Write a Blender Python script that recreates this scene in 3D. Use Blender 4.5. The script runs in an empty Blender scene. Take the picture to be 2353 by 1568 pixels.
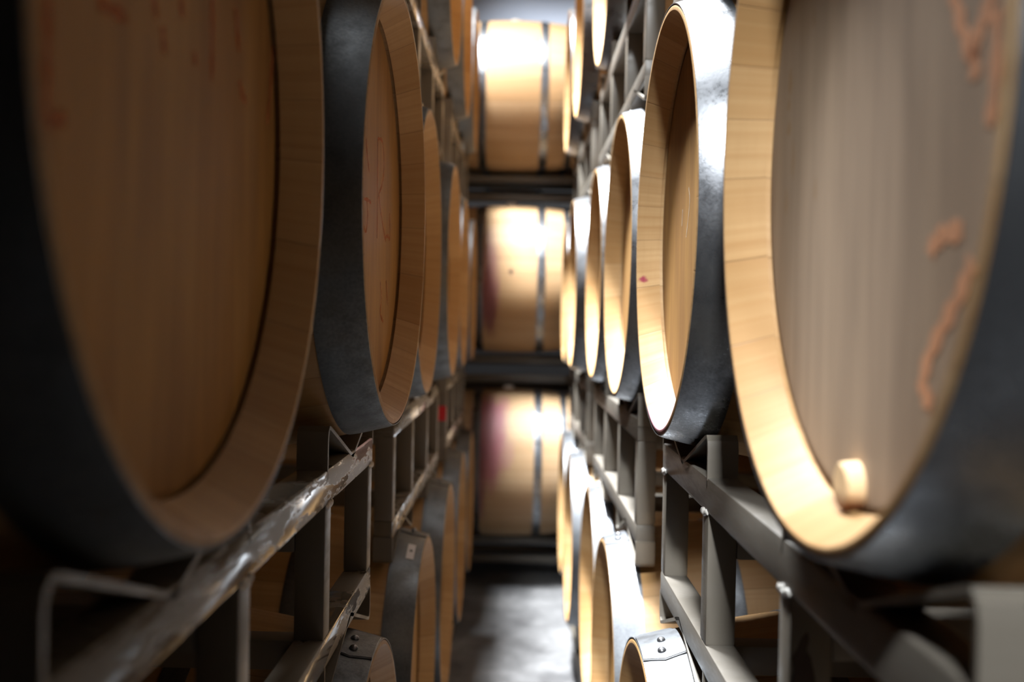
import bpy, bmesh, math, random
from mathutils import Vector, Matrix
random.seed(7)
PI = math.pi
C = bpy.context.scene.collection
CAMZ = 1.25                     # eye height; the floor is z = 0
FPX = 2340.0                    # focal length in pixels of a 2353 px wide frame
VPX, VPY = 1190.0, 750.0        # vanishing point of the aisle

CAMROT = (Matrix.Rotation(math.atan((VPX - 2353 / 2) / FPX), 3, 'Z') @ Matrix.Rotation(PI / 2 - math.atan((1568 / 2 - VPY) / FPX), 3, 'X')
          @ Matrix.Rotation(0.0185, 3, 'Z'))                      # held about one degree off level

# ------------------------------------------------------------------ materials
def mat(name):
    m = bpy.data.materials.new(name); m.use_nodes = True
    nt = m.node_tree; nt.nodes.clear()
    out = nt.nodes.new('ShaderNodeOutputMaterial')
    b = nt.nodes.new('ShaderNodeBsdfPrincipled')
    nt.links.new(b.outputs[0], out.inputs[0])
    return m, nt, b
class G:
    """small helper around a node tree"""
    def __init__(s, nt): s.nt = nt
    def n(s, t, **k):
        x = s.nt.nodes.new(t)
        for a, v in k.items(): setattr(x, a, v)
        return x
    def link(s, a, b): s.nt.links.new(a, b)
    def put(s, sock, v):
        if hasattr(v, 'links') or isinstance(v, bpy.types.NodeSocket): s.link(v, sock)
        else: sock.default_value = v
    def m(s, op, a, b=0.0, c=None):
        x = s.n('ShaderNodeMath', operation=op)
        s.put(x.inputs[0], a); s.put(x.inputs[1], b)
        if c is not None: s.put(x.inputs[2], c)
        return x.outputs[0]
    def xyz(s, v):
        x = s.n('ShaderNodeSeparateXYZ'); s.link(v, x.inputs[0]); return x.outputs
    def vec(s, a, b, c):
        x = s.n('ShaderNodeCombineXYZ')
        for i, v in enumerate((a, b, c)): s.put(x.inputs[i], v)
        return x.outputs[0]
    def noise(s, v, scale=1.0, detail=3.0, rough=0.55, w=None):
        x = s.n('ShaderNodeTexNoise')
        s.link(v, x.inputs['Vector']); x.inputs['Scale'].default_value = scale
        x.inputs['Detail'].default_value = detail; x.inputs['Roughness'].default_value = rough
        return x.outputs['Fac']
    def rng(s, v, a, b, c=0.0, d=1.0, smooth=False):
        x = s.n('ShaderNodeMapRange')
        if smooth: x.interpolation_type = 'SMOOTHSTEP'
        s.put(x.inputs[0], v)
        for i, q in enumerate((a, b, c, d)): s.put(x.inputs[i + 1], q)
        return x.outputs[0]
    def mix(s, f, a, b, blend='MIX'):
        x = s.n('ShaderNodeMix', data_type='RGBA', blend_type=blend)
        s.put(x.inputs[0], f)
        for i, q in ((6, a), (7, b)):
            s.put(x.inputs[i], q if not isinstance(q, tuple) else (q + (1,) if len(q) == 3 else q))
        return x.outputs[2]
    def white(s, v):
        x = s.n('ShaderNodeTexWhiteNoise', noise_dimensions='1D'); s.put(x.inputs['W'], v); return x.outputs['Value']
    def bump(s, h, strength, dist):
        x = s.n('ShaderNodeBump'); s.put(x.inputs['Height'], h)
        x.inputs['Strength'].default_value = strength; x.inputs['Distance'].default_value = dist
        return x.outputs[0]

def stains_into(g, col, pos, stains):
    # wine stains, drips and knots: blobs with a ragged edge, fixed to the wood
    for (c, s, color, k) in stains:
        sub = g.n('ShaderNodeVectorMath', operation='SUBTRACT'); g.link(pos, sub.inputs[0]); sub.inputs[1].default_value = c
        dv = g.n('ShaderNodeVectorMath', operation='DIVIDE'); g.link(sub.outputs[0], dv.inputs[0]); dv.inputs[1].default_value = s
        ln = g.n('ShaderNodeVectorMath', operation='LENGTH'); g.link(dv.outputs[0], ln.inputs[0])
        nz = g.noise(dv.outputs[0], 1.6, 4.0)
        d = g.m('ADD', ln.outputs['Value'], g.m('MULTIPLY', g.m('SUBTRACT', nz, 0.5), 1.1))
        f = g.rng(d, 1.0, 0.45, 0.0, k, True)
        col = g.mix(f, col, color)
    return col

def stave_wood(name, stains=(), tint=(1, 1, 1)):
    m, nt, b = mat(name); g = G(nt)
    tc = g.n('ShaderNodeTexCoord').outputs['Object']
    oi = g.n('ShaderNodeObjectInfo').outputs['Random']
    x, y, z = g.xyz(tc)
    ang = g.m('DIVIDE', g.m('ARCTAN2', y, z), 2 * PI)
    N = 27.0
    wob = g.m('MULTIPLY', g.m('SINE', g.m('MULTIPLY', ang, 2 * PI * 5)), 0.28)
    t = g.m('ADD', g.m('MULTIPLY', ang, N), wob)
    idx = g.m('FLOOR', t)
    fr = g.m('FRACT', t)
    rnd = g.white(g.m('ADD', idx, g.m('MULTIPLY', oi, 97.0)))
    edge = g.m('MINIMUM', fr, g.m('SUBTRACT', 1.0, fr))
    seam = g.rng(edge, 0.0, 0.014, 1.0, 0.0)
    gv = g.vec(g.m('MULTIPLY', x, 2.2), g.m('ADD', g.m('MULTIPLY', ang, 190.0), g.m('MULTIPLY', rnd, 40.0)), g.m('ADD', g.m('MULTIPLY', oi, 31.0), g.m('MULTIPLY', rnd, 9.0)))
    grain = g.noise(gv, 1.0, 4.0, 0.6)
    gv2 = g.vec(g.m('MULTIPLY', x, 150.0), g.m('MULTIPLY', ang, 30.0), rnd)
    saw = g.noise(gv2, 1.0, 2.0, 0.6)
    base = g.mix(rnd, (0.33 * tint[0], 0.192 * tint[1], 0.078 * tint[2]), (0.44 * tint[0], 0.285 * tint[1], 0.138 * tint[2]))
    base = g.mix(g.rng(grain, 0.35, 0.7, 0.0, 0.5), base, (0.26 * tint[0], 0.125 * tint[1], 0.04 * tint[2]))
    base = g.mix(g.rng(saw, 0.45, 0.8, 0.0, 0.22), base, (0.30, 0.17, 0.07))
    base = stains_into(g, base, tc, stains)
    base = g.mix(g.m('MULTIPLY', seam, 0.55), base, (0.10, 0.05, 0.02))
    g.link(base, b.inputs['Base Color'])
    b.inputs['Roughness'].default_value = 0.55
    b.inputs['Specular IOR Level'].default_value = 0.3
    h = g.m('SUBTRACT', g.m('MULTIPLY', grain, 0.4), g.m('MULTIPLY', seam, 1.2))
    g.link(g.bump(h, 0.25, 0.002), b.inputs['Normal'])
    return m

def head_wood(name, stains=(), grey=0.0):
    m, nt, b = mat(name); g = G(nt)
    tc = g.n('ShaderNodeTexCoord').outputs['Object']
    oi = g.n('ShaderNodeObjectInfo').outputs['Random']
    x, y, z = g.xyz(tc)
    t = g.m('ADD', g.m('MULTIPLY', y, 1 / 0.088), g.m('MULTIPLY', oi, 11.0))
    t = g.m('ADD', t, g.m('MULTIPLY', g.m('SINE', g.m('MULTIPLY', y, 21.0)), 0.25))
    idx = g.m('FLOOR', t); fr = g.m('FRACT', t)
    rnd = g.white(g.m('ADD', idx, g.m('MULTIPLY', oi, 57.0)))
    edge = g.m('MINIMUM', fr, g.m('SUBTRACT', 1.0, fr))
    seam = g.rng(edge, 0.0, 0.010, 1.0, 0.0)
    gv = g.vec(g.m('ADD', g.m('MULTIPLY', y, 95.0), g.m('MULTIPLY', rnd, 30.0)), g.m('MULTIPLY', z, 5.0), g.m('MULTIPLY', oi, 19.0))
    grain = g.noise(gv, 1.0, 5.0, 0.62)
    gv2 = g.vec(g.m('MULTIPLY', y, 22.0), g.m('MULTIPLY', z, 3.0), g.m('ADD', rnd, g.m('MULTIPLY', oi, 5.0)))
    broad = g.noise(gv2, 1.0, 3.0, 0.5)
    w0, w1, gr = (0.33, 0.168, 0.046), (0.395, 0.22, 0.068), (0.39, 0.305, 0.235)
    mixc = lambda a: tuple(a[i] * (1 - grey) + gr[i] * grey for i in range(3))
    base = g.mix(rnd, mixc(w0), mixc(w1))
    base = g.mix(g.rng(broad, 0.38, 0.66, 0.0, 0.75), base, tuple(q * 0.66 for q in mixc((0.32, 0.155, 0.052))))
    base = g.mix(g.rng(grain, 0.4, 0.75, 0.0, 0.4), base, tuple(q * 0.55 for q in mixc(w0)))
    base = stains_into(g, base, tc, stains)
    base = g.mix(g.m('MULTIPLY', seam, 0.4), base, (0.12, 0.06, 0.025))
    g.link(base, b.inputs['Base Color'])
    b.inputs['Roughness'].default_value = 0.6
    b.inputs['Specular IOR Level'].default_value = 0.25
    g.link(g.bump(g.m('SUBTRACT', g.m('MULTIPLY', grain, 0.4), seam), 0.22, 0.0015), b.inputs['Normal'])
    return m

def steel(name, col=(0.50, 0.52, 0.55), rough=0.30, spots=0.5):
    m, nt, b = mat(name); g = G(nt)
    tc = g.n('ShaderNodeTexCoord').outputs['Object']
    oi = g.n('ShaderNodeObjectInfo').outputs['Random']
    off = g.n('ShaderNodeVectorMath', operation='ADD'); g.link(tc, off.inputs[0]); g.link(g.vec(g.m('MULTIPLY', oi, 13.0), oi, oi), off.inputs[1])
    p = off.outputs[0]
    n1 = g.noise(p, 260.0, 3.0, 0.6)
    n2 = g.noise(p, 28.0, 4.0, 0.6)
    n3 = g.noise(p, 7.0, 3.0, 0.5)
    d = tuple(q * 0.45 for q in col)
    c = g.mix(g.rng(n1, 0.35, 0.7, 0.0, spots), col, d)
    c = g.mix(g.rng(n2, 0.5, 0.75, 0.0, 0.6), c, d)
    c = g.mix(g.rng(n3, 0.55, 0.8, 0.0, 0.5), c, (0.20, 0.185, 0.16))
    g.link(c, b.inputs['Base Color'])
    b.inputs['Metallic'].default_value = 0.88
    r = g.m('ADD', g.rng(n2, 0.3, 0.7, rough - 0.07, rough + 0.12), g.rng(n1, 0.3, 0.7, -0.05, 0.06))
    g.link(r, b.inputs['Roughness'])
    g.link(g.bump(n1, 0.12, 0.001), b.inputs['Normal'])
    return m

def paint(name, col=(0.17, 0.148, 0.118), gloss=True):
    m, nt, b = mat(name); g = G(nt)
    tc = g.n('ShaderNodeTexCoord').outputs['Object']
    oi = g.n('ShaderNodeObjectInfo').outputs['Random']
    off = g.n('ShaderNodeVectorMath', operation='ADD'); g.link(tc, off.inputs[0]); g.link(g.vec(oi, g.m('MULTIPLY', oi, 17.0), oi), off.inputs[1])
    p = off.outputs[0]
    n1 = g.noise(p, 34.0, 4.0, 0.6)
    n2 = g.noise(p, 5.0, 3.0, 0.5)
    c = g.mix(n2, tuple(q * 0.9 for q in col), tuple(q * 1.1 for q in col))
    chip = g.rng(g.noise(p, 21.0, 5.0, 0.7), 0.77, 0.78, 0.0, 1.0)
    c = g.mix(chip, c, (0.05, 0.035, 0.025))
    g.link(c, b.inputs['Base Color'])
    x, y, z = g.xyz(p)
    st = g.noise(g.vec(g.m('MULTIPLY', x, 4.0), g.m('MULTIPLY', y, 5.5), g.m('MULTIPLY', z, 34.0)), 1.0, 5.0, 0.70)
    g.link(g.m('ADD', g.rng(st, 0.475, 0.53, 0.09, 0.46) if gloss else g.rng(st, 0.42, 0.58, 0.38, 0.52), g.m('MULTIPLY', chip, 0.3)), b.inputs['Roughness'])
    b.inputs['Specular IOR Level'].default_value = 0.6
    b.inputs['Coat Weight'].default_value = 0.0
    b.inputs['Coat Roughness'].default_value = 0.12
    g.link(g.bump(n1, 0.05, 0.002), b.inputs['Normal'])
    return m

def flat(name, col, rough=0.6, metal=0.0, var=0.15, scale=30.0):
    m, nt, b = mat(name); g = G(nt)
    tc = g.n('ShaderNodeTexCoord').outputs['Object']
    n1 = g.noise(tc, scale, 4.0)
    g.link(g.mix(n1, tuple(q * (1 - var) for q in col), tuple(min(1, q * (1 + var)) for q in col)), b.inputs['Base Color'])
    b.inputs['Roughness'].default_value = rough; b.inputs['Metallic'].default_value = metal
    return m

def chalk(name, col, cover=0.8):
    # chalk rubbed over wood grain: patchy coverage
    m, nt, b = mat(name); g = G(nt)
    tc = g.n('ShaderNodeTexCoord').outputs['Object']
    x, y, z = g.xyz(tc)
    nz = g.noise(g.vec(x, g.m('MULTIPLY', y, 160.0), g.m('MULTIPLY', z, 45.0)), 1.0, 4.0, 0.7)
    tr = g.n('ShaderNodeBsdfTransparent'); mx = g.n('ShaderNodeMixShader')
    g.link(g.rng(nz, 0.35, 0.62, cover, cover * 0.55), mx.inputs[0])
    g.link(tr.outputs[0], mx.inputs[1]); g.link(b.outputs[0], mx.inputs[2])
    out = [n for n in nt.nodes if n.type == 'OUTPUT_MATERIAL'][0]
    g.link(mx.outputs[0], out.inputs[0])
    b.inputs['Base Color'].default_value = col + (1,); b.inputs['Roughness'].default_value = 0.9
    return m

def concrete(name, a, c, scale=1.0):
    m, nt, b = mat(name); g = G(nt)
    tc = g.n('ShaderNodeTexCoord').outputs['Object']
    n1 = g.noise(tc, 3.4 * scale, 6.0, 0.65); n2 = g.noise(tc, 22.0 * scale, 5.0, 0.6)
    base = g.mix(g.rng(n1, 0.38, 0.64), a, c)
    base = g.mix(g.rng(n2, 0.5, 0.8, 0.0, 0.4), base, tuple(q * 0.45 for q in a))
    g.link(base, b.inputs['Base Color'])
    g.link(g.rng(n1, 0.3, 0.7, 0.55, 0.75), b.inputs['Roughness'])
    g.link(g.bump(n2, 0.15, 0.004), b.inputs['Normal'])
    return m

WINE = (0.20, 0.045, 0.075); PINK = (0.27, 0.11, 0.155)
M = {}
M['stave'] = stave_wood('oak_staves')
M['stave_pink'] = stave_wood('oak_staves_pink_stain', [
    ((0.018, 0.03, -0.285), (0.09, 0.15, 0.075), PINK, 0.85),
    ((0.012, 0.285, -0.065), (0.010, 0.02, 0.008), (0.22, 0.02, 0.05), 0.95)])
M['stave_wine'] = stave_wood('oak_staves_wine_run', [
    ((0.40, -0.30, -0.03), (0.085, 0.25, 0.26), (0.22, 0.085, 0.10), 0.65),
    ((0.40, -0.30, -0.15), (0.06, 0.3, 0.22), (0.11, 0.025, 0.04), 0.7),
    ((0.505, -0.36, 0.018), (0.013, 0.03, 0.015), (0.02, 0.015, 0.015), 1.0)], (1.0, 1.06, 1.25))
M['stave_pale'] = stave_wood('pale_oak_staves', (), (1.05, 1.12, 1.35))  # paler wood; the tint also carries the far top barrel's overexposed look
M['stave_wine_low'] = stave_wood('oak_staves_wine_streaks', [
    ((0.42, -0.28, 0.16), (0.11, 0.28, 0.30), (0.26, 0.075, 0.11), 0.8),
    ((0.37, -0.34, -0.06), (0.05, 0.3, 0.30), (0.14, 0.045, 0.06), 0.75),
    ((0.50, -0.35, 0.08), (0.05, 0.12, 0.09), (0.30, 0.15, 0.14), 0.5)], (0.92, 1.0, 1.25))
M['head'] = head_wood('oak_head')
DR = (0.27, 0.16, 0.075)
M['head_drips'] = head_wood('oak_head_weathered', [
    ((0.04, 0.205, 0.077), (0.02, 0.007, 0.015), DR, 0.8), ((0.04, 0.208, 0.058), (0.02, 0.006, 0.007), DR, 0.7),
    ((0.04, 0.206, 0.036), (0.02, 0.008, 0.008), DR, 0.7), ((0.04, 0.19, 0.005), (0.02, 0.008, 0.02), DR, 0.45),
    ((0.04, 0.21, -0.03), (0.02, 0.008, 0.014), DR, 0.4), ((0.04, 0.17, 0.14), (0.02, 0.045, 0.05), (0.30, 0.20, 0.12), 0.45),
    ((0.04, 0.135, 0.115), (0.02, 0.004, 0.012), DR, 0.6), ((0.04, 0.12, -0.03), (0.02, 0.004, 0.012), DR, 0.6)], 0.78)
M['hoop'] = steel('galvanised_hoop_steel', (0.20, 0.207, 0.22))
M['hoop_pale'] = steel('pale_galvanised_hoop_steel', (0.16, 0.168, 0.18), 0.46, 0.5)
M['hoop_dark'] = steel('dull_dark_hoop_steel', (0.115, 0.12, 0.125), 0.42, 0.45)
M['rivet'] = steel('rivet_steel', (0.22, 0.22, 0.23), 0.3, 0.3)
M['rack'] = paint('beige_rack_paint', (0.125, 0.109, 0.087), gloss=False); M['rail_matt'] = paint('matt_rail_paint', (0.105, 0.092, 0.075), gloss=False); M['rail'] = paint('worn_glossy_rail_paint', (0.14, 0.122, 0.097))
M['bung'] = flat('pale_silicone_bung', (0.72, 0.68, 0.62), 0.45)
M['peg'] = flat('pale_oak_peg', (0.68, 0.47, 0.26), 0.6, 0, 0.2, 60)
M['peg_stain'] = flat('wine_browned_oak', (0.20, 0.085, 0.03), 0.6)
M['chalk_orange'] = chalk('orange_chalk', (0.74, 0.36, 0.18), 0.8)
M['chalk_rust'] = chalk('rust_orange_chalk', (0.58, 0.17, 0.05), 0.5)
M['chalk_white'] = chalk('white_chalk', (0.55, 0.46, 0.35), 0.4)
M['red'] = flat('red_label', (0.55, 0.012, 0.02), 0.5)
M['white_label'] = flat('white_label', (0.72, 0.70, 0.72), 0.5)
M['ink'] = flat('black_ink', (0.02, 0.02, 0.022), 0.6)
M['rust'] = flat('bare_rusty_steel', (0.035, 0.022, 0.016), 0.8)
M['weld'] = flat('weld_bead_paint', (0.42, 0.40, 0.37), 0.35)
M['floor'] = concrete('worn_concrete', (0.075, 0.074, 0.076), (0.20, 0.198, 0.20))
M['wall'] = concrete('painted_wall', (0.42, 0.44, 0.50), (0.48, 0.50, 0.56), 0.4)
m, nt, b = mat('two_tone_wall'); g = G(nt)     # dark up to 3.1 m, pale above: painted shade behind the rack gaps, bright ceiling tone on top
tc = g.n('ShaderNodeTexCoord').outputs['Object']; x, y, z = g.xyz(tc); nz = g.noise(tc, 3.0, 4.0)
pale = g.mix(nz, (0.42, 0.44, 0.50), (0.48, 0.50, 0.56)); low = g.mix(nz, (0.030, 0.026, 0.024), (0.045, 0.040, 0.037))
g.link(g.mix(g.rng(z, 3.09, 3.11, 0, 1), low, pale), b.inputs['Base Color']); b.inputs['Roughness'].default_value = 0.7
M['wall_two'] = m
M['ceil'] = concrete('painted_ceiling', (0.10, 0.105, 0.12), (0.13, 0.135, 0.15), 0.4)
M['dark'] = concrete('dark_painted_wall', (0.045, 0.045, 0.05), (0.065, 0.065, 0.07), 0.4)
M['panel'] = flat('lamp_housing_white', (0.7, 0.7, 0.7), 0.5)

# ------------------------------------------------------------------ mesh helpers
def finish(name, bm, m, angle=35):
    bmesh.ops.recalc_face_normals(bm, faces=bm.faces)
    me = bpy.data.meshes.new(name); bm.to_mesh(me); bm.free()
    for p in me.polygons: p.use_smooth = True
    me.set_sharp_from_angle(angle=math.radians(angle))
    if m is not None: me.materials.append(m)
    return me
def obj(name, me, parent=None, loc=(0, 0, 0), rot=(0, 0, 0), material=None):
    o = bpy.data.objects.new(name, me); C.objects.link(o)
    o.parent = parent; o.location = loc; o.rotation_euler = rot
    if material is not None:
        o.material_slots[0].link = 'OBJECT'; o.material_slots[0].material = material
    return o
def thing(name, label, cat, loc, rotz=0.0, group=None):
    o = bpy.data.objects.new(name, None); C.objects.link(o)
    o.empty_display_size = 0.1
    o.location = loc; o.rotation_euler = (0, 0, rotz)
    o['label'] = label; o['category'] = cat
    if group: o['group'] = group
    return o
def lathe(prof, seg=160, close=True, a0=0.0, a1=2 * PI):
    """revolve (x, r) points round the X axis"""
    bm = bmesh.new(); full = abs(a1 - a0 - 2 * PI) < 1e-6
    n = seg if full else seg + 1
    rings = []
    for i in range(n):
        a = a0 + (a1 - a0) * i / seg
        rings.append([bm.verts.new((x, r * math.sin(a), r * math.cos(a))) for x, r in prof])
    k = len(prof)
    for i in range(seg):
        A, B = rings[i], rings[(i + 1) % n]
        for j in range(k if close else k - 1):
            q = (j + 1) % k
            try: bm.faces.new((A[j], A[q], B[q], B[j]))
            except ValueError: pass
    if not full and close:
        bm.faces.new(rings[0]); bm.faces.new(list(reversed(rings[-1])))
    return bm
def add_box(bm, x0, x1, y0, y1, z0, z1, bev=0.0):
    g = bmesh.ops.create_cube(bm, size=1.0)
    vs = g['verts']
    for v in vs:
        v.co = Vector(((x0 + x1) / 2 + v.co.x * (x1 - x0), (y0 + y1) / 2 + v.co.y * (y1 - y0), (z0 + z1) / 2 + v.co.z * (z1 - z0)))
    if bev > 0:
        es = {e for v in vs for e in v.link_edges}
        bmesh.ops.bevel(bm, geom=list(es), offset=bev, segments=2, affect='EDGES', profile=0.6)
def box(name, m, *a, bev=0.004):
    bm = bmesh.new(); add_box(bm, *a, bev=bev); return finish(name, bm, m)
def bent_strip(name, m, pts, x0, x1, th):
    """a bent flat bar: polyline in (y, z), wide in x"""
    bm = bmesh.new(); n = len(pts); L = []
    for i, p in enumerate(pts):
        a = Vector(pts[max(i - 1, 0)]); b = Vector(pts[min(i + 1, n - 1)])
        t = (b - a).normalized(); nn = Vector((-t.y, t.x)) * th / 2
        P = Vector(p)
        L.append([bm.verts.new((x0, *(P + nn))), bm.verts.new((x1, *(P + nn))), bm.verts.new((x1, *(P - nn))), bm.verts.new((x0, *(P - nn)))])
    for i in range(n - 1):
        for j in range(4):
            q = (j + 1) % 4
            bm.faces.new((L[i][j], L[i][q], L[i + 1][q], L[i + 1][j]))
    bm.faces.new(L[0]); bm.faces.new(list(reversed(L[-1])))
    return finish(name, bm, m, 25)
def smooth_line(pts, it=2):
    for _ in range(it):
        o = [pts[0]]
        for a, b in zip(pts, pts[1:]):
            o.append(tuple(a[k] * .75 + b[k] * .25 for k in range(2))); o.append(tuple(a[k] * .25 + b[k] * .75 for k in range(2)))
        pts = o + [pts[-1]]
    return pts
def strokes(name, m, lines, x, w, th=0.0006):
    """drawn strokes lying on the plane x = const: thin solid ribbons"""
    bm = bmesh.new()
    for ln in lines:
        pts = smooth_line(ln); n = len(pts); L = []
        for i, p in enumerate(pts):
            a = Vector(pts[max(i - 1, 0)]); b = Vector(pts[min(i + 1, n - 1)])
            t = b - a
            if t.length < 1e-9: t = Vector((0, 1))
            t.normalize(); nn = Vector((-t.y, t.x)) * w * (0.42 + 0.14 * math.sin(i * 1.7)); P = Vector(p)
            L.append([bm.verts.new((x, *(P + nn))), bm.verts.new((x, *(P - nn))), bm.verts.new((x + th, *(P - nn))), bm.verts.new((x + th, *(P + nn)))])
        for i in range(n - 1):
            for j in range(4):
                q = (j + 1) % 4; bm.faces.new((L[i][j], L[i][q], L[i + 1][q], L[i + 1][j]))
        bm.faces.new(L[0]); bm.faces.new(list(reversed(L[-1])))
    return finish(name, bm, m)

# ------------------------------------------------------------------ barrel (axis along local +X, aisle end at x = 0, axis at y = z = 0)
BL, RE, RB = 1.0, 0.2975, 0.361
RECESS = 0.040
def rad(x):
    u = (x - BL / 2) / (BL / 2); return RB - (RB - RE) * u * u
def barrel_meshes():
    d = {}
    # body: outer staves, chime bevels and croze grooves at both ends
    out = [(0.0012, RE - 0.001)] + [(0.004 + (BL - 0.008) * i / 40, rad(0.004 + (BL - 0.008) * i / 40)) for i in range(41)] + [(BL - 0.0012, RE - 0.001)]
    near = [(0.0, RE - 0.003), (0.0, 0.2905), (0.001, 0.2893), (0.036, 0.2695), (0.0365, 0.2745), (0.047, 0.2745), (0.047, 0.2665), (0.052, 0.265)]
    far = [(BL - x, r) for x, r in reversed(near)]
    inner = [(0.2, 0.30), (0.5, 0.33), (0.8, 0.30)]
    d['staves'] = finish('staves', lathe(list(reversed(near)) + out + list(reversed(far)) + list(reversed(inner)), 192), M['stave'])
    for key, sx in (('head', 0), ('back_head', 1)):
        prof = [(0.040, 0.0), (0.040, 0.20), (0.040, 0.262), (0.0402, 0.2655), (0.041, 0.2685), (0.046, 0.270), (0.060, 0.262), (0.060, 0.0)]
        if sx: prof = [(BL - x, r) for x, r in prof]
        bm = lathe(prof, 128, close=False); bmesh.ops.remove_doubles(bm, verts=bm.verts, dist=1e-5)
        d[key] = finish(key, bm, M['head'])
    def hoop(x0, x1, name, t=0.0022):
        n = 6; xs = [x0 + (x1 - x0) * i / n for i in range(n + 1)]
        o = [(x, rad(x) + t) for x in xs]
        o[0] = (o[0][0], o[0][1] - 0.0006); o[-1] = (o[-1][0], o[-1][1] - 0.0006)
        i_ = [(x, rad(x) + 0.0001) for x in reversed(xs)]
        return finish(name, lathe(o + i_, 192), M['hoop'], 50)
    d['head_hoop'] = hoop(0.0005, 0.060, 'head_hoop')
    d['head_hoop_b'] = hoop(BL - 0.060, BL - 0.0005, 'head_hoop')
    d['quarter_hoop'] = hoop(0.218, 0.250, 'quarter_hoop'); d['quarter_hoop_b'] = hoop(0.750, 0.782, 'quarter_hoop')
    d['bilge_hoop'] = hoop(0.336, 0.374, 'bilge_hoop'); d['bilge_hoop_b'] = hoop(0.626, 0.664, 'bilge_hoop')
    # riveted overlap of the aisle-end hoop: a second layer with a pointed end
    bm = bmesh.new(); NA, NX = 18, 8; V = {}
    for lay, t in ((0, 0.0023), (1, 0.0046)):
        for i in range(NA + 1):
            for j in range(NX + 1):
                x = 0.0008 + 0.0585 * j / NX
                point = 0.030 * (1 - abs(j / NX - 0.5) * 2)
                a = -0.20 + (0.20 + 0.11 + point) * i / NA
                r = rad(x) + t
                V[lay, i, j] = bm.verts.new((x, r * math.sin(a), r * math.cos(a)))
    for lay in (0, 1):
        for i in range(NA):
            for j in range(NX): bm.faces.new((V[lay, i, j], V[lay, i + 1, j], V[lay, i + 1, j + 1], V[lay, i, j + 1]))
    for i in range(NA):
        for j in (0, NX): bm.faces.new((V[0, i, j], V[1, i, j], V[1, i + 1, j], V[0, i + 1, j]))
    for j in range(NX):
        for i in (0, NA): bm.faces.new((V[0, i, j], V[0, i, j + 1], V[1, i, j + 1], V[1, i, j]))
    d['hoop_lap'] = finish('hoop_lap', bm, M['hoop'])
    # black strip for the shadow along the lap's pointed end
    def shadow_strip():
        bm = bmesh.new(); P = []
        for j in range(NX + 1):
            x = 0.0008 + 0.0585 * j / NX; a = 0.11 + 0.030 * (1 - abs(j / NX - 0.5) * 2)
            P.append([bm.verts.new((x, (rad(x) + t) * math.sin(a + da), (rad(x) + t) * math.cos(a + da))) for t, da in ((0.0022, 0.0), (0.0042, 0.0), (0.0034, 0.008), (0.0022, 0.008))])
        for j in range(NX):
            for k in range(4): bm.faces.new((P[j][k], P[j][(k + 1) % 4], P[j + 1][(k + 1) % 4], P[j + 1][k]))
        bm.faces.new(P[0]); bm.faces.new(list(reversed(P[-1])))
        return finish('lap_edge', bm, M['ink'])
    d['lap_edge'] = shadow_strip()
    # rivet: a low dome on the outside of the lap at the top
    bm = bmesh.new(); bmesh.ops.create_uvsphere(bm, u_segments=20, v_segments=12, radius=1.0)
    for v in bm.verts: v.co = Vector((v.co.x * 0.0062, v.co.y * 0.0062, max(v.co.z, -0.15) * 0.0052))
    d['rivet'] = finish('rivet', bm, M['rivet'])
    # bung: tapered silicone plug with a rounded cap
    prof = [(0.0, 0.0), (0.0, 0.022), (0.010, 0.024), (0.016, 0.026), (0.022, 0.0255), (0.026, 0.021), (0.027, 0.0)]
    bm = lathe(prof, 32, close=False); bmesh.ops.remove_doubles(bm, verts=bm.verts, dist=1e-5)
    bm.transform(Matrix.Rotation(-PI / 2, 4, 'Y'))
    d['bung'] = finish('bung', bm, M['bung'])
    return d
BM_ = barrel_meshes()

def make_barrel(label, x, y, zc, side, group, stave=None, head=None, hoop=None, lap=None, yaw=0.0):
    """side -1: left of the aisle (head faces +x), +1: right of it (head faces -x)"""
    zb = zc + CAMZ - RB - 0.0022
    rz = (0 if side > 0 else PI) + yaw
    t = thing('wine_barrel', label, 'barrel', (x, y, zb), rz, group)
    up = (0, 0, RB + 0.0022)
    fl = 1 if side > 0 else -1
    t_parts = {}
    t_parts['staves'] = obj('staves', BM_['staves'], t, up, (0, 0, 0), stave)
    t_parts['head'] = obj('head', BM_['head'], t, up, (0, 0, 0), head)
    obj('back_head', BM_['back_head'], t, up)
    hh = obj('head_hoop', BM_['head_hoop'], t, up, (0, 0, 0), hoop); t_parts['head_hoop'] = hh
    obj('head_hoop', BM_['head_hoop_b'], t, up, (0, 0, 0), hoop)
    for k in ('quarter_hoop', 'quarter_hoop_b', 'bilge_hoop', 'bilge_hoop_b'):
        obj(k.replace('_b', '') if k.endswith('hoop_b') else k, BM_[k], t, up, (0, 0, 0), hoop)
    if lap is not None:
        # lap is the angle from the top towards the camera (-y in the world)
        a = lap * (-fl)
        ro = (-a, 0, 0)
        s = (1, -fl, 1)
        for nm in ('hoop_lap', 'lap_edge'):
            o = obj(nm, BM_[nm], hh, (0, 0, 0), ro, hoop if nm == 'hoop_lap' else None); o.scale = s
        for (xx, da) in ((0.028, 0.070), (0.032, -0.045)):
            aa = a - fl * da
            r = rad(xx) + 0.0046
            o = obj('rivet', BM_['rivet'], hh, (xx, r * math.sin(aa), r * math.cos(aa)), (-aa, 0, 0))
    obj('bung', BM_['bung'], t, (BL / 2, 0, 2 * RB + 0.0022 - 0.009))
    return t, t_parts

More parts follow.
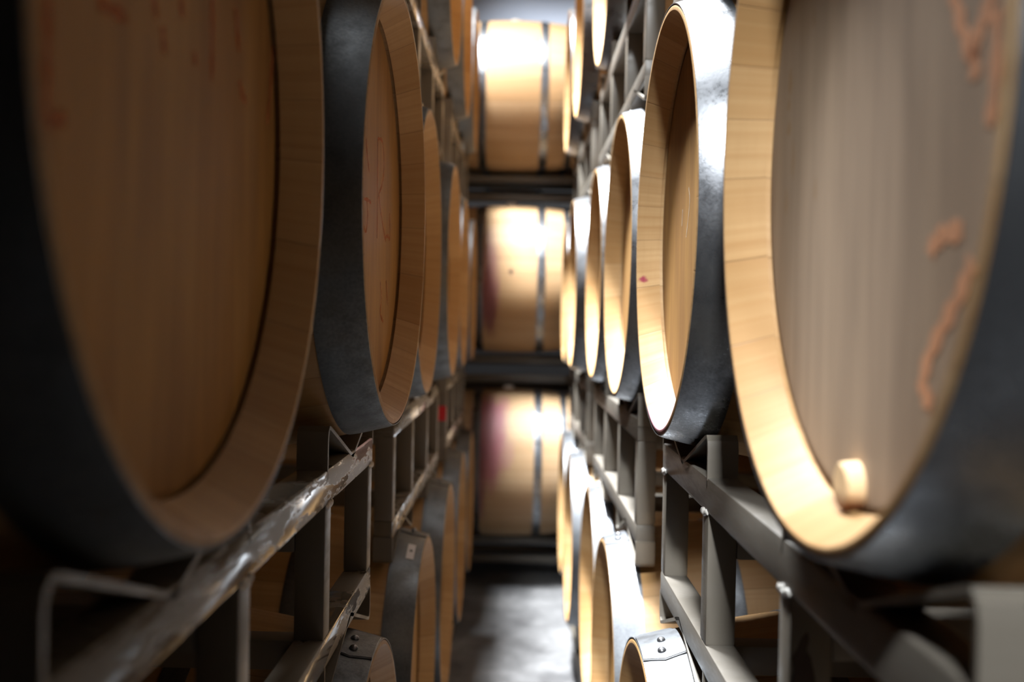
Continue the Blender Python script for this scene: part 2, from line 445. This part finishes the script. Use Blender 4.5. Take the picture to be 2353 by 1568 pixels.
# ------------------------------------------------------------------ rack (length along local Y, aisle frame near local x = 0.037)
TW = 0.038                        # tube width
REL_TOP = -0.328                 # rail top relative to the axis of the barrels it carries
HALF = 0.560
BASE_H = 0.1620
APEX, SL = 0.336, 0.330           # V apex distance from the barrel axis, slope of the V plates
LEG = 0.184
INV, SLI = 0.350, 0.330          # the same for the upside-down saddles that sit on the barrels below
def saddle_pts(yc, pitch=None):
    ap, sl = (APEX, SL) if pitch is None else (INV + (0.007 if pitch < 0.896 else 0.0), SLI)
    pk = -ap + LEG * sl * 0.96
    p = [(-LEG - 0.006, -0.341), (-LEG - 0.006, pk - 0.016), (-LEG - 0.0035, pk - 0.006), (-LEG + 0.003, pk - 0.0005), (-LEG + 0.012, pk - 0.0022), (-0.02, -ap + 0.02 * sl), (0, -ap + 0.001)]
    p = p + [(-a, b) for a, b in reversed(p[:-1])]
    if pitch is not None: p = [(a, -pitch - b) for a, b in p]
    return [(yc + a, b) for a, b in p]
def rack_meshes(pitch):
    d = {}
    f = (0.037, 0.037 + TW); bk = (BL - 0.037 - TW, BL - 0.037)
    zt, zb = REL_TOP, -pitch + 0.335
    for tag_, (x0, x1) in (('f', f), ('b', bk)):
        d['top_rail_' + tag_] = box('top_rail', M['rail'], x0, x1, -HALF, HALF, zt - 0.043, zt)
        d['bottom_rail_' + tag_] = box('bottom_rail', M['rail'], x0, x1, -HALF, HALF, zb, zb + TW)
        for i, yc in enumerate((-HALF + TW / 2, -0.19, 0.19, HALF - TW / 2)):
            d['upright_%s%d' % (tag_, i)] = box('upright', M['rack'], x0 + 0.0005, x1 - 0.0005, yc - TW / 2, yc + TW / 2, zb + TW - 0.001, zt - 0.042)
        for i, yc in enumerate((-0.37, 0.37)):
            d['saddle_%s%d' % (tag_, i)] = bent_strip('saddle', M['rack'], saddle_pts(yc), x0, x1, 0.005)
            d['inverted_saddle_%s%d' % (tag_, i)] = bent_strip('inverted_saddle', M['rack'], saddle_pts(yc, pitch), x0, x1, 0.005)
    for i, yc in enumerate((-0.19, 0.19)):
        d['cross_tube_%d' % i] = box('cross_tube', M['rack'], f[1] - 0.001, bk[0] + 0.001, yc - 0.019, yc + 0.019, zb + 0.001, zb + TW)
        d['cross_tube_u%d' % i] = box('cross_tube', M['rack'], f[1] - 0.001, bk[0] + 0.001, yc - 0.019, yc + 0.019, zt - 0.10, zt - 0.06)
    for i, z in enumerate((-0.397, -0.492)):
        d['end_tube_%d' % i] = box('cross_tube', M['rack'], f[1] - 0.001, bk[0] + 0.001, -0.345, -0.307, z - 0.018, z + 0.018)
    # weld beads where the uprights meet the top rail on the aisle side
    for i, yc in enumerate((-HALF + TW / 2, -0.19, 0.19, HALF - TW / 2)):
        bm = bmesh.new(); bmesh.ops.create_icosphere(bm, subdivisions=4, radius=1.0)
        for v in bm.verts:
            u = v.co.y; k = 1 + 0.22 * math.sin(u * 11 + i)
            v.co = Vector((f[0] + v.co.x * 0.0035 * k, yc + u * 0.021, zt - 0.0435 + v.co.z * 0.004 * k + 0.0015 * math.sin(u * 7)))
        d['weld_bead_%d' % i] = finish('weld_bead', bm, M['weld'])
    # low base rack standing on the floor
    for tag_, (x0, x1) in (('f', f), ('b', bk)):
        h = BASE_H
        d['base_bottom_' + tag_] = box('bottom_rail', M['rack'], x0, x1, -HALF, HALF, zt - h, zt - h + 0.034)
        for i, yc in enumerate((-HALF + TW / 2, -0.19, 0.19, HALF - TW / 2)):
            d['base_upright_%s%d' % (tag_, i)] = box('upright', M['rack'], x0 + 0.0005, x1 - 0.0005, yc - TW / 2, yc + TW / 2, zt - h + 0.033, zt - 0.042)
    for i, yc in enumerate((-0.19, 0.19)):
        d['base_cross_%d' % i] = box('cross_tube', M['rack'], f[1] - 0.001, bk[0] + 0.001, yc - 0.019, yc + 0.019, zt - BASE_H + 0.001, zt - BASE_H + 0.033)
    return d
PIT = {'middle': 0.907, 'upper': 0.895, 'lower': 0.907, 'far': 0.897}
RMS = {k: rack_meshes(v) for k, v in PIT.items() if k != 'lower'}; RMS['lower'] = RMS['middle']
def make_rack(label, x, y, zc, side, group, kind, base=False, ends=False, welds=False):
    RM = RMS[kind]; zb = (REL_TOP - BASE_H) if base else -PIT[kind] + INV - 0.062
    t = thing('barrel_rack', label, 'rack', (x, y, zc + CAMZ + zb), 0 if side > 0 else PI, group)
    up = (0, 0, -zb); P = {}
    def put(k): P[k] = obj(RM[k].name.split('.')[0], RM[k], t, up, (0, 0, 0), M['rail_matt'] if side > 0 and 'rail' in k else None)
    for tg in 'fb':
        put('top_rail_' + tg)
        put(('base_bottom_' if base else 'bottom_rail_') + tg)
        for i in range(4): put(('base_upright_' if base else 'upright_') + tg + str(i))
        for i in range(2):
            put('saddle_%s%d' % (tg, i))
            if not base: put('inverted_saddle_%s%d' % (tg, i))
    for i in range(2):
        if base: put('base_cross_%d' % i)
        else: put('cross_tube_%d' % i); put('cross_tube_u%d' % i)
        if ends: put('end_tube_%d' % i)
    if welds:
        for i in range(4): put('weld_bead_%d' % i)
    return t, P, zb

# ------------------------------------------------------------------ the room
def structure(name, me):
    o = obj(name, me); o['kind'] = 'structure'; return o
structure('floor', box('floor', M['floor'], -1.6, 1.6, -6, 9.5, -0.1, 0.0, bev=0))
CE = 4.9
structure('ceiling', box('ceiling', M['ceil'], -1.6, 1.6, -6, 9.5, CE, CE + 0.1, bev=0))
structure('wall_back', box('wall_back', M['wall_two'], -1.6, 1.6, 9.5, 9.6, 0, CE, bev=0))
structure('wall_front', box('wall_front', M['dark'], -1.6, 1.6, -6.1, -6, 0, CE, bev=0))
structure('wall_left', box('wall_left', M['dark'], -1.6, -1.5, -6, 9.5, 0, CE, bev=0))  # dark wall added close behind the stack to block light through the racks
structure('wall_right', box('wall_right', M['dark'], 1.5, 1.6, -6, 9.5, 0, CE, bev=0))  # added the same way on the right, in place of further barrel rows

# ------------------------------------------------------------------ stacks along the aisle
YC = {-1: [-0.055 - .74, -0.055, 0.686, 1.423, 2.165, 2.905, 3.640, 4.380], 1: [-0.80, -0.06, 0.713, 1.449, 2.180, 2.913, 3.643, 4.376]}
RKY = {-1: [-0.425, 1.050, 2.535, 4.010], 1: [-0.43, 1.079, 2.545, 4.008]}
ZC = {'lower': -0.757, 'middle': 0.15, 'upper': 1.045}
XR = {(-1, 'middle'): {1: .190, 2: .167, 3: .189, 4: .183, 5: .192, 6: .193}, (1, 'middle'): {1: .200, 2: .200, 3: .206, 4: .210, 5: .187, 6: .196},
      (-1, 'upper'): {4: .193, 5: .196, 6: .198}, (1, 'upper'): {4: .217, 5: .194, 6: .192},
      (-1, 'lower'): {2: .190, 3: .187, 4: .186, 5: .188, 6: .190}, (1, 'lower'): {2: .180, 3: .192, 4: .208, 5: .190, 6: .198}}
ORD = {0: 'beside the camera', 1: 'nearest', 2: 'second', 3: 'third', 4: 'fourth', 5: 'fifth', 6: 'sixth'}
SN = {-1: 'left', 1: 'right'}
LAB = {
 (-1, 'middle', 1): 'nearest oak barrel on the left, big shadowed head with faint orange chalk streaks',
 (-1, 'middle', 2): 'second oak barrel on the left, jutting out, chalk letters on its brown head',
 (1, 'middle', 1): 'nearest oak barrel on the right, weathered grey head with a wooden peg',
 (1, 'middle', 2): 'second oak barrel on the right, pink wine stain at the bottom of its chime',
 (-1, 'lower', 3): 'lower left oak barrel with a small white sticker on its grey hoop',
 (1, 'lower', 2): 'nearest lower right oak barrel, pale hoop with two dark rivets on top',
}
def lab(s, tier, c):
    if (s, tier, c) in LAB: return LAB[s, tier, c]
    if c <= 0: return 'oak barrel in the %s %s tier, beside the viewer' % (SN[s], tier) if c == 0 else 'oak barrel in the %s %s tier, behind the viewer' % (SN[s], tier)
    tail = {'middle': 'middle tier at eye height', 'upper': 'top tier', 'lower': 'bottom tier near the floor'}[tier]
    return '%s oak barrel from the viewer in the %s stack, %s' % (ORD[c], SN[s], tail)
B = {}
RX = {(-1, 'middle', 1): .190}
lapR = {('lower', 2): 0.06, ('lower', 3): 0.02, ('lower', 4): 0.04, ('lower', 5): 0.03, ('lower', 6): 0.0, ('middle', 3): -0.10, ('middle', 4): -0.14}
lapL = {('lower', 2): 0.03, ('lower', 3): -0.12, ('lower', 4): 0.0, ('middle', 3): 0.5}
for s in (-1, 1):
    for tier, cols in (('middle', range(0, 7)), ('upper', range(0, 7)), ('lower', range(0, 7))):
        for c in cols:
            if s == 1 and c == 0: continue          # the right-hand stack ends at its first rack
            x = XR.get((s, tier), {}).get(c, .195)
            kw = {}
            if s == 1:
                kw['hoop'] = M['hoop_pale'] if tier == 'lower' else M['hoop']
                kw['lap'] = lapR.get((tier, c))
                if (tier, c) == ('middle', 1): kw.update(head=M['head_drips'])
                if (tier, c) == ('middle', 2): kw.update(stave=M['stave_pink'])
            else:
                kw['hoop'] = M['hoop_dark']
                kw['lap'] = lapL.get((tier, c))
                if (tier, c) == ('middle', 2): kw['yaw'] = -0.0245
            kk = (c - 1) // 2 + 1; dx = RX.get((s, tier, kk), .2) - x; dy = abs(YC[s][c + 1] - (RKY[s][kk] + (-0.37 if c % 2 else 0.37)))
            lift = max(0.0, rad(0.037 + TW + abs(dx)) * 1.0531 + dy * SL - (0.3290 if (s, tier, c) == (-1, 'middle', 2) else 0.3325))   # a barrel further out rests on its fuller part
            lift += {(1, 'middle', 1): -0.005, (1, 'middle', 2): -0.002}.get((s, tier, c), 0.0)   # this rack sits slightly lower
            B[s, tier, c] = make_barrel(lab(s, tier, c), s * x, YC[s][c + 1], ZC[tier] + lift, s, '%s tier barrels in the %s stack' % (tier, SN[s]), **kw)
RK = {}
RN = {0: 'level with the camera position', 1: 'nearest to the viewer', 2: 'second from the viewer', 3: 'third from the viewer'}
for s in (-1, 1):
    for tier in ('middle', 'upper', 'lower'):
        for k in range(0 if s < 0 else 1, 4):
            l = {'middle': 'beige steel rack under the %s middle barrels, %s', 'upper': 'beige steel rack under the %s top barrels, %s', 'lower': 'low floor rack under the %s bottom barrels, %s'}[tier] % (SN[s], RN[k])
            if (s, tier, k) == (-1, 'middle', 3): l = 'beige steel rack with a red tag on its end post, left stack'
            if (s, tier, k) == (-1, 'middle', 1): l = 'nearest left beige steel rack with scuffed shiny top rail'
            if (s, tier, k) == (1, 'middle', 1): l = 'nearest right beige steel rack with weld beads and a flaked post'
            RK[s, tier, k] = make_rack(l, s * RX.get((s, tier, k), .2), RKY[s][k], ZC[tier] - (0.005 if (s, tier, k) == (1, 'middle', 1) else 0.0), s, 'steel barrel racks in the %s stack' % SN[s], tier, base=(tier == 'lower'), welds=(tier == 'middle' and k == 1))

# ------------------------------------------------------------------ the stack across the end of the aisle
FX, FY = -0.042, 5.045
FZ = {'upper': 1.13, 'middle': 0.232, 'lower': -0.671}
FL = {'upper': 'top oak barrel across the end of the aisle, brightly lit', 'middle': 'middle oak barrel across the aisle end, purple wine run and black speck', 'lower': 'bottom oak barrel across the aisle end, dark wine streaks on its side'}
FRL = {'upper': 'steel rack crossing the aisle end below the top barrel', 'middle': 'steel rack crossing the aisle end below the middle barrel', 'lower': 'low floor rack crossing the aisle end below the bottom barrel'}
FB = {'upper': 'oak barrel hidden behind the top barrel across the aisle end', 'middle': 'oak barrel hidden behind the middle barrel across the aisle end', 'lower': 'oak barrel hidden behind the bottom barrel across the aisle end'}
for tier in FZ:
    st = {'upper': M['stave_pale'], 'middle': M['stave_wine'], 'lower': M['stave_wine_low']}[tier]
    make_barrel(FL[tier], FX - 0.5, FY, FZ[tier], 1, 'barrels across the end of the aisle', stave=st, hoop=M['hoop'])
    make_barrel(FB[tier], FX - 0.5, FY + 0.74, FZ[tier], 1, 'barrels across the end of the aisle', hoop=M['hoop'])
    t, P, zb = make_rack(FRL[tier], FX - 0.5, FY + 0.37, FZ[tier], 1, 'steel racks across the end of the aisle', 'far', base=(tier == 'lower'), ends=True)

# ------------------------------------------------------------------ details on single barrels and racks
def chalk_on(key, lines, m, w, name='chalk_mark', inset=RECESS):
    """strokes given where the eye sees them, laid on the barrel's head"""
    t, parts = B[key]
    inv = (Matrix.Translation(t.location) @ Matrix.Rotation(t.rotation_euler.z, 4, 'Z') @ Matrix.Translation((0, 0, RB + 0.0022))).inverted()
    o = inv @ Vector((0, 0, CAMZ))
    for ln in lines:
        q = []
        for px, py in ln:
            d = inv.to_3x3() @ (CAMROT @ Vector(((px - 2353 / 2) / FPX, -(py - 784) / FPX, -1)))
            p = o + d * ((inset - o.x) / d.x)
            q.append((p.y, p.z))
        obj(name, strokes(name, m, [q], inset - 0.0004, w, 0.0003), parts['head'])
k = (1, 'middle', 1)
chalk_on(k, [[(2185, -60), (2196, 0), (2210, 60), (2236, 135)], [(2238, 130), (2252, 60), (2275, 10), (2290, -40)], [(2240, 120), (2243, 180)],
             [(2292, 20), (2290, 190), (2275, 290)],
             [(2138, 585), (2145, 560), (2168, 538), (2212, 528)], [(2236, 600), (2205, 680), (2172, 740), (2140, 805), (2119, 870), (2122, 905), (2142, 928)]], M['chalk_orange'], 0.0135)
chalk_on((-1, 'middle', 1), [[(107, -60), (108, 80), (106, 200), (104, 282)], [(106, 280), (150, 270)], [(352, -40), (358, 45)], [(372, 60), (378, 125)], [(415, -40), (418, 42)],
             [(486, -50), (488, 60), (486, 185)], [(540, 20), (548, 120)], [(446, 118), (448, 150)], [(549, 185), (557, 225), (565, 232)], [(627, 110), (622, 190), (614, 285)], [(225, 5), (290, 42)]], M['chalk_rust'], 0.009)
chalk_on((-1, 'middle', 2), [[(841, 319), (843, 350), (848, 395)], [(834, 457), (846, 459), (852, 466)], [(843, 462), (845, 500), (841, 540), (834, 515)],
             [(868, 319), (867, 430), (866, 548)], [(868, 319), (879, 320), (883, 370), (880, 420), (870, 447)], [(870, 447), (876, 500), (886, 556)], [(884, 548), (891, 540), (896, 556), (895, 490)],
             [(874, 648), (877, 690), (872, 720), (880, 740)], [(887, 645), (890, 700)]], M['chalk_rust'], 0.0055)
chalk_on((1, 'middle', 2), [[(1583, 432), (1586, 460), (1582, 500), (1577, 545)], [(1569, 482), (1567, 520)]], M['chalk_white'], 0.004)

# wooden peg driven into the weathered head
t, parts = B[k]
prof = [(-0.014, 0.0), (-0.014, 0.0150), (-0.0125, 0.0168), (0.0, 0.018), (0.012, 0.018), (0.012, 0.0)]
bm = lathe(prof, 40, close=False); bmesh.ops.remove_doubles(bm, verts=bm.verts, dist=1e-5)
pg = obj('wooden_peg', finish('wooden_peg', bm, M['peg']), parts['head'], (0.0415, 0.001, -0.2535))
pg['label'] = 'pale wooden peg'
M['peg'].node_tree  # pale oak, browned by wine at its lower side
nt = M['peg'].node_tree; g = G(nt); b = [n for n in nt.nodes if n.type == 'BSDF_PRINCIPLED'][0]
src = b.inputs['Base Color'].links[0].from_socket
tc = g.n('ShaderNodeTexCoord').outputs['Object']
b_in = stains_into(g, src, tc, [((-0.006, -0.004, -0.020), (0.03, 0.03, 0.019), (0.16, 0.055, 0.018), 1.0)])
g.link(b_in, b.inputs['Base Color'])

# white sticker on a lower left hoop
t, parts = B[(-1, 'lower', 3)]
def hoop_patch(name, m, x0, x1, a0, a1, lift):
    bm = bmesh.new(); L = []
    for i in range(9):
        a = a0 + (a1 - a0) * i / 8; row = []
        for t_ in (lift, lift + 0.0004):
            for x in (x0, x1):
                r = rad(x) + t_; row.append(bm.verts.new((x, r * math.sin(a), r * math.cos(a))))
        L.append(row)
    for i in range(8):
        A, Q = L[i], L[i + 1]
        for u, v in ((0, 1), (1, 3), (3, 2), (2, 0)): bm.faces.new((A[u], A[v], Q[v], Q[u]))
    bm.faces.new((L[0][0], L[0][1], L[0][3], L[0][2])); bm.faces.new((L[-1][0], L[-1][2], L[-1][3], L[-1][1]))
    return finish(name, bm, m)
st = obj('sticker', hoop_patch('sticker', M['white_label'], 0.0155, 0.031, 0.215, 0.40, 0.0024), parts['head_hoop'])
st['label'] = 'small white sticker with a dark dot'
obj('sticker_print', hoop_patch('sticker_print', M['ink'], 0.020, 0.026, 0.292, 0.318, 0.0029), parts['head_hoop'])
# faded stamped marks on the top of a right hoop
t, parts = B[(1, 'middle', 2)]
for (x0, x1, a0, a1) in ((0.010, 0.0125, -0.16, -0.02), (0.014, 0.022, -0.15, -0.13), (0.014, 0.022, -0.09, -0.07), (0.024, 0.026, -0.15, -0.07), (0.017, 0.019, -0.21, -0.18), (0.030, 0.032, -0.14, -0.08)):
    obj('stamped_mark', hoop_patch('stamped_mark', M['ink'], x0, x1, a0, a1, 0.0023), parts['head_hoop'])

# red tag on the end post of the third left rack (faces the viewer)
t, P, zb = RK[-1, 'middle', 3]
zc = ZC['middle']
rt = obj('red_tag', box('red_tag', M['red'], 0.039, 0.073, HALF + 0.0003, HALF + 0.002, -0.325 - zc, -0.275 - zc, bev=0.0), t, (0, 0, -zb))
rt['label'] = 'red tag on the end post'
# flaked paint on an upright of the nearest right rack
t, P, zb = RK[1, 'middle', 1]
bm = bmesh.new()
out = [(0.0395, -0.275), (0.044, -0.268), (0.0475, -0.258), (0.0525, -0.252), (0.054, -0.258), (0.052, -0.268), (0.056, -0.274), (0.060, -0.292), (0.063, -0.318), (0.062, -0.345), (0.050, -0.350), (0.041, -0.335), (0.0435, -0.318), (0.039, -0.300), (0.0415, -0.285)]
yy = -0.19 - TW / 2 - 0.0006
vs = [bm.verts.new((x, yy, z - zc)) for x, z in out]; vb = [bm.verts.new((x, yy + 0.0005, z - zc)) for x, z in out]
bm.faces.new(vs); bm.faces.new(list(reversed(vb)))
for i in range(len(out)): bm.faces.new((vs[i], vs[(i + 1) % len(out)], vb[(i + 1) % len(out)], vb[i]))
obj('flaked_paint', finish('flaked_paint', bm, M['rust']), t, (0, 0, -zb))

# ------------------------------------------------------------------ light: roof lights just left of the aisle's middle line
def area(name, x, y, z, sx, sy, watts, col, spread=180):
    l = bpy.data.lights.new(name, 'AREA'); l.shape = 'RECTANGLE'; l.size = sx; l.size_y = sy
    l.energy = watts; l.color = col; l.spread = math.radians(spread)
    o = bpy.data.objects.new(name, l); C.objects.link(o); o.location = (x, y, z); o.rotation_euler = (0, 0, 0)
    return o
area('roof_light', -0.50, 3.2, CE - 0.05, 0.40, 1.3, 560, (0.93, 0.97, 1.0), 84)
area('roof_light', -0.50, 1.1, CE - 0.05, 0.36, 0.9, 50, (0.93, 0.97, 1.0), 120)
o = area('roof_light', -0.50, -3.2, CE - 0.08, 0.36, 0.5, 32, (0.93, 0.97, 1.0), 32)
o.rotation_euler = Vector((0.85, 4.3, -3.35)).to_track_quat('-Z', 'Y').to_euler()      # tilted towards the stacks
area('roof_light', 0.45, 8.8, CE - 0.05, 1.4, 0.5, 90, (0.85, 0.92, 1.0), 96)
w = bpy.data.worlds.new('World'); bpy.context.scene.world = w; w.use_nodes = True
bg = w.node_tree.nodes['Background']; bg.inputs[0].default_value = (0.6, 0.7, 0.9, 1); bg.inputs[1].default_value = 0.0

# ------------------------------------------------------------------ camera
cd = bpy.data.cameras.new('camera'); cam = bpy.data.objects.new('camera', cd); C.objects.link(cam)
cd.sensor_width = 36.0; cd.lens = 36.0 * FPX / 2353.0
cam.location = (0, 0, CAMZ)
cam.rotation_euler = CAMROT.to_euler()
cd.clip_start = 0.02
cd.dof.use_dof = True; cd.dof.focus_distance = 1.38; cd.dof.aperture_fstop = 3.0
sc = bpy.context.scene
sc.camera = cam
sc.view_settings.view_transform = 'Standard'; sc.view_settings.look = 'None'
sc.view_settings.exposure = 0.0; sc.view_settings.gamma = 1.0; sc.view_settings.use_curve_mapping = False
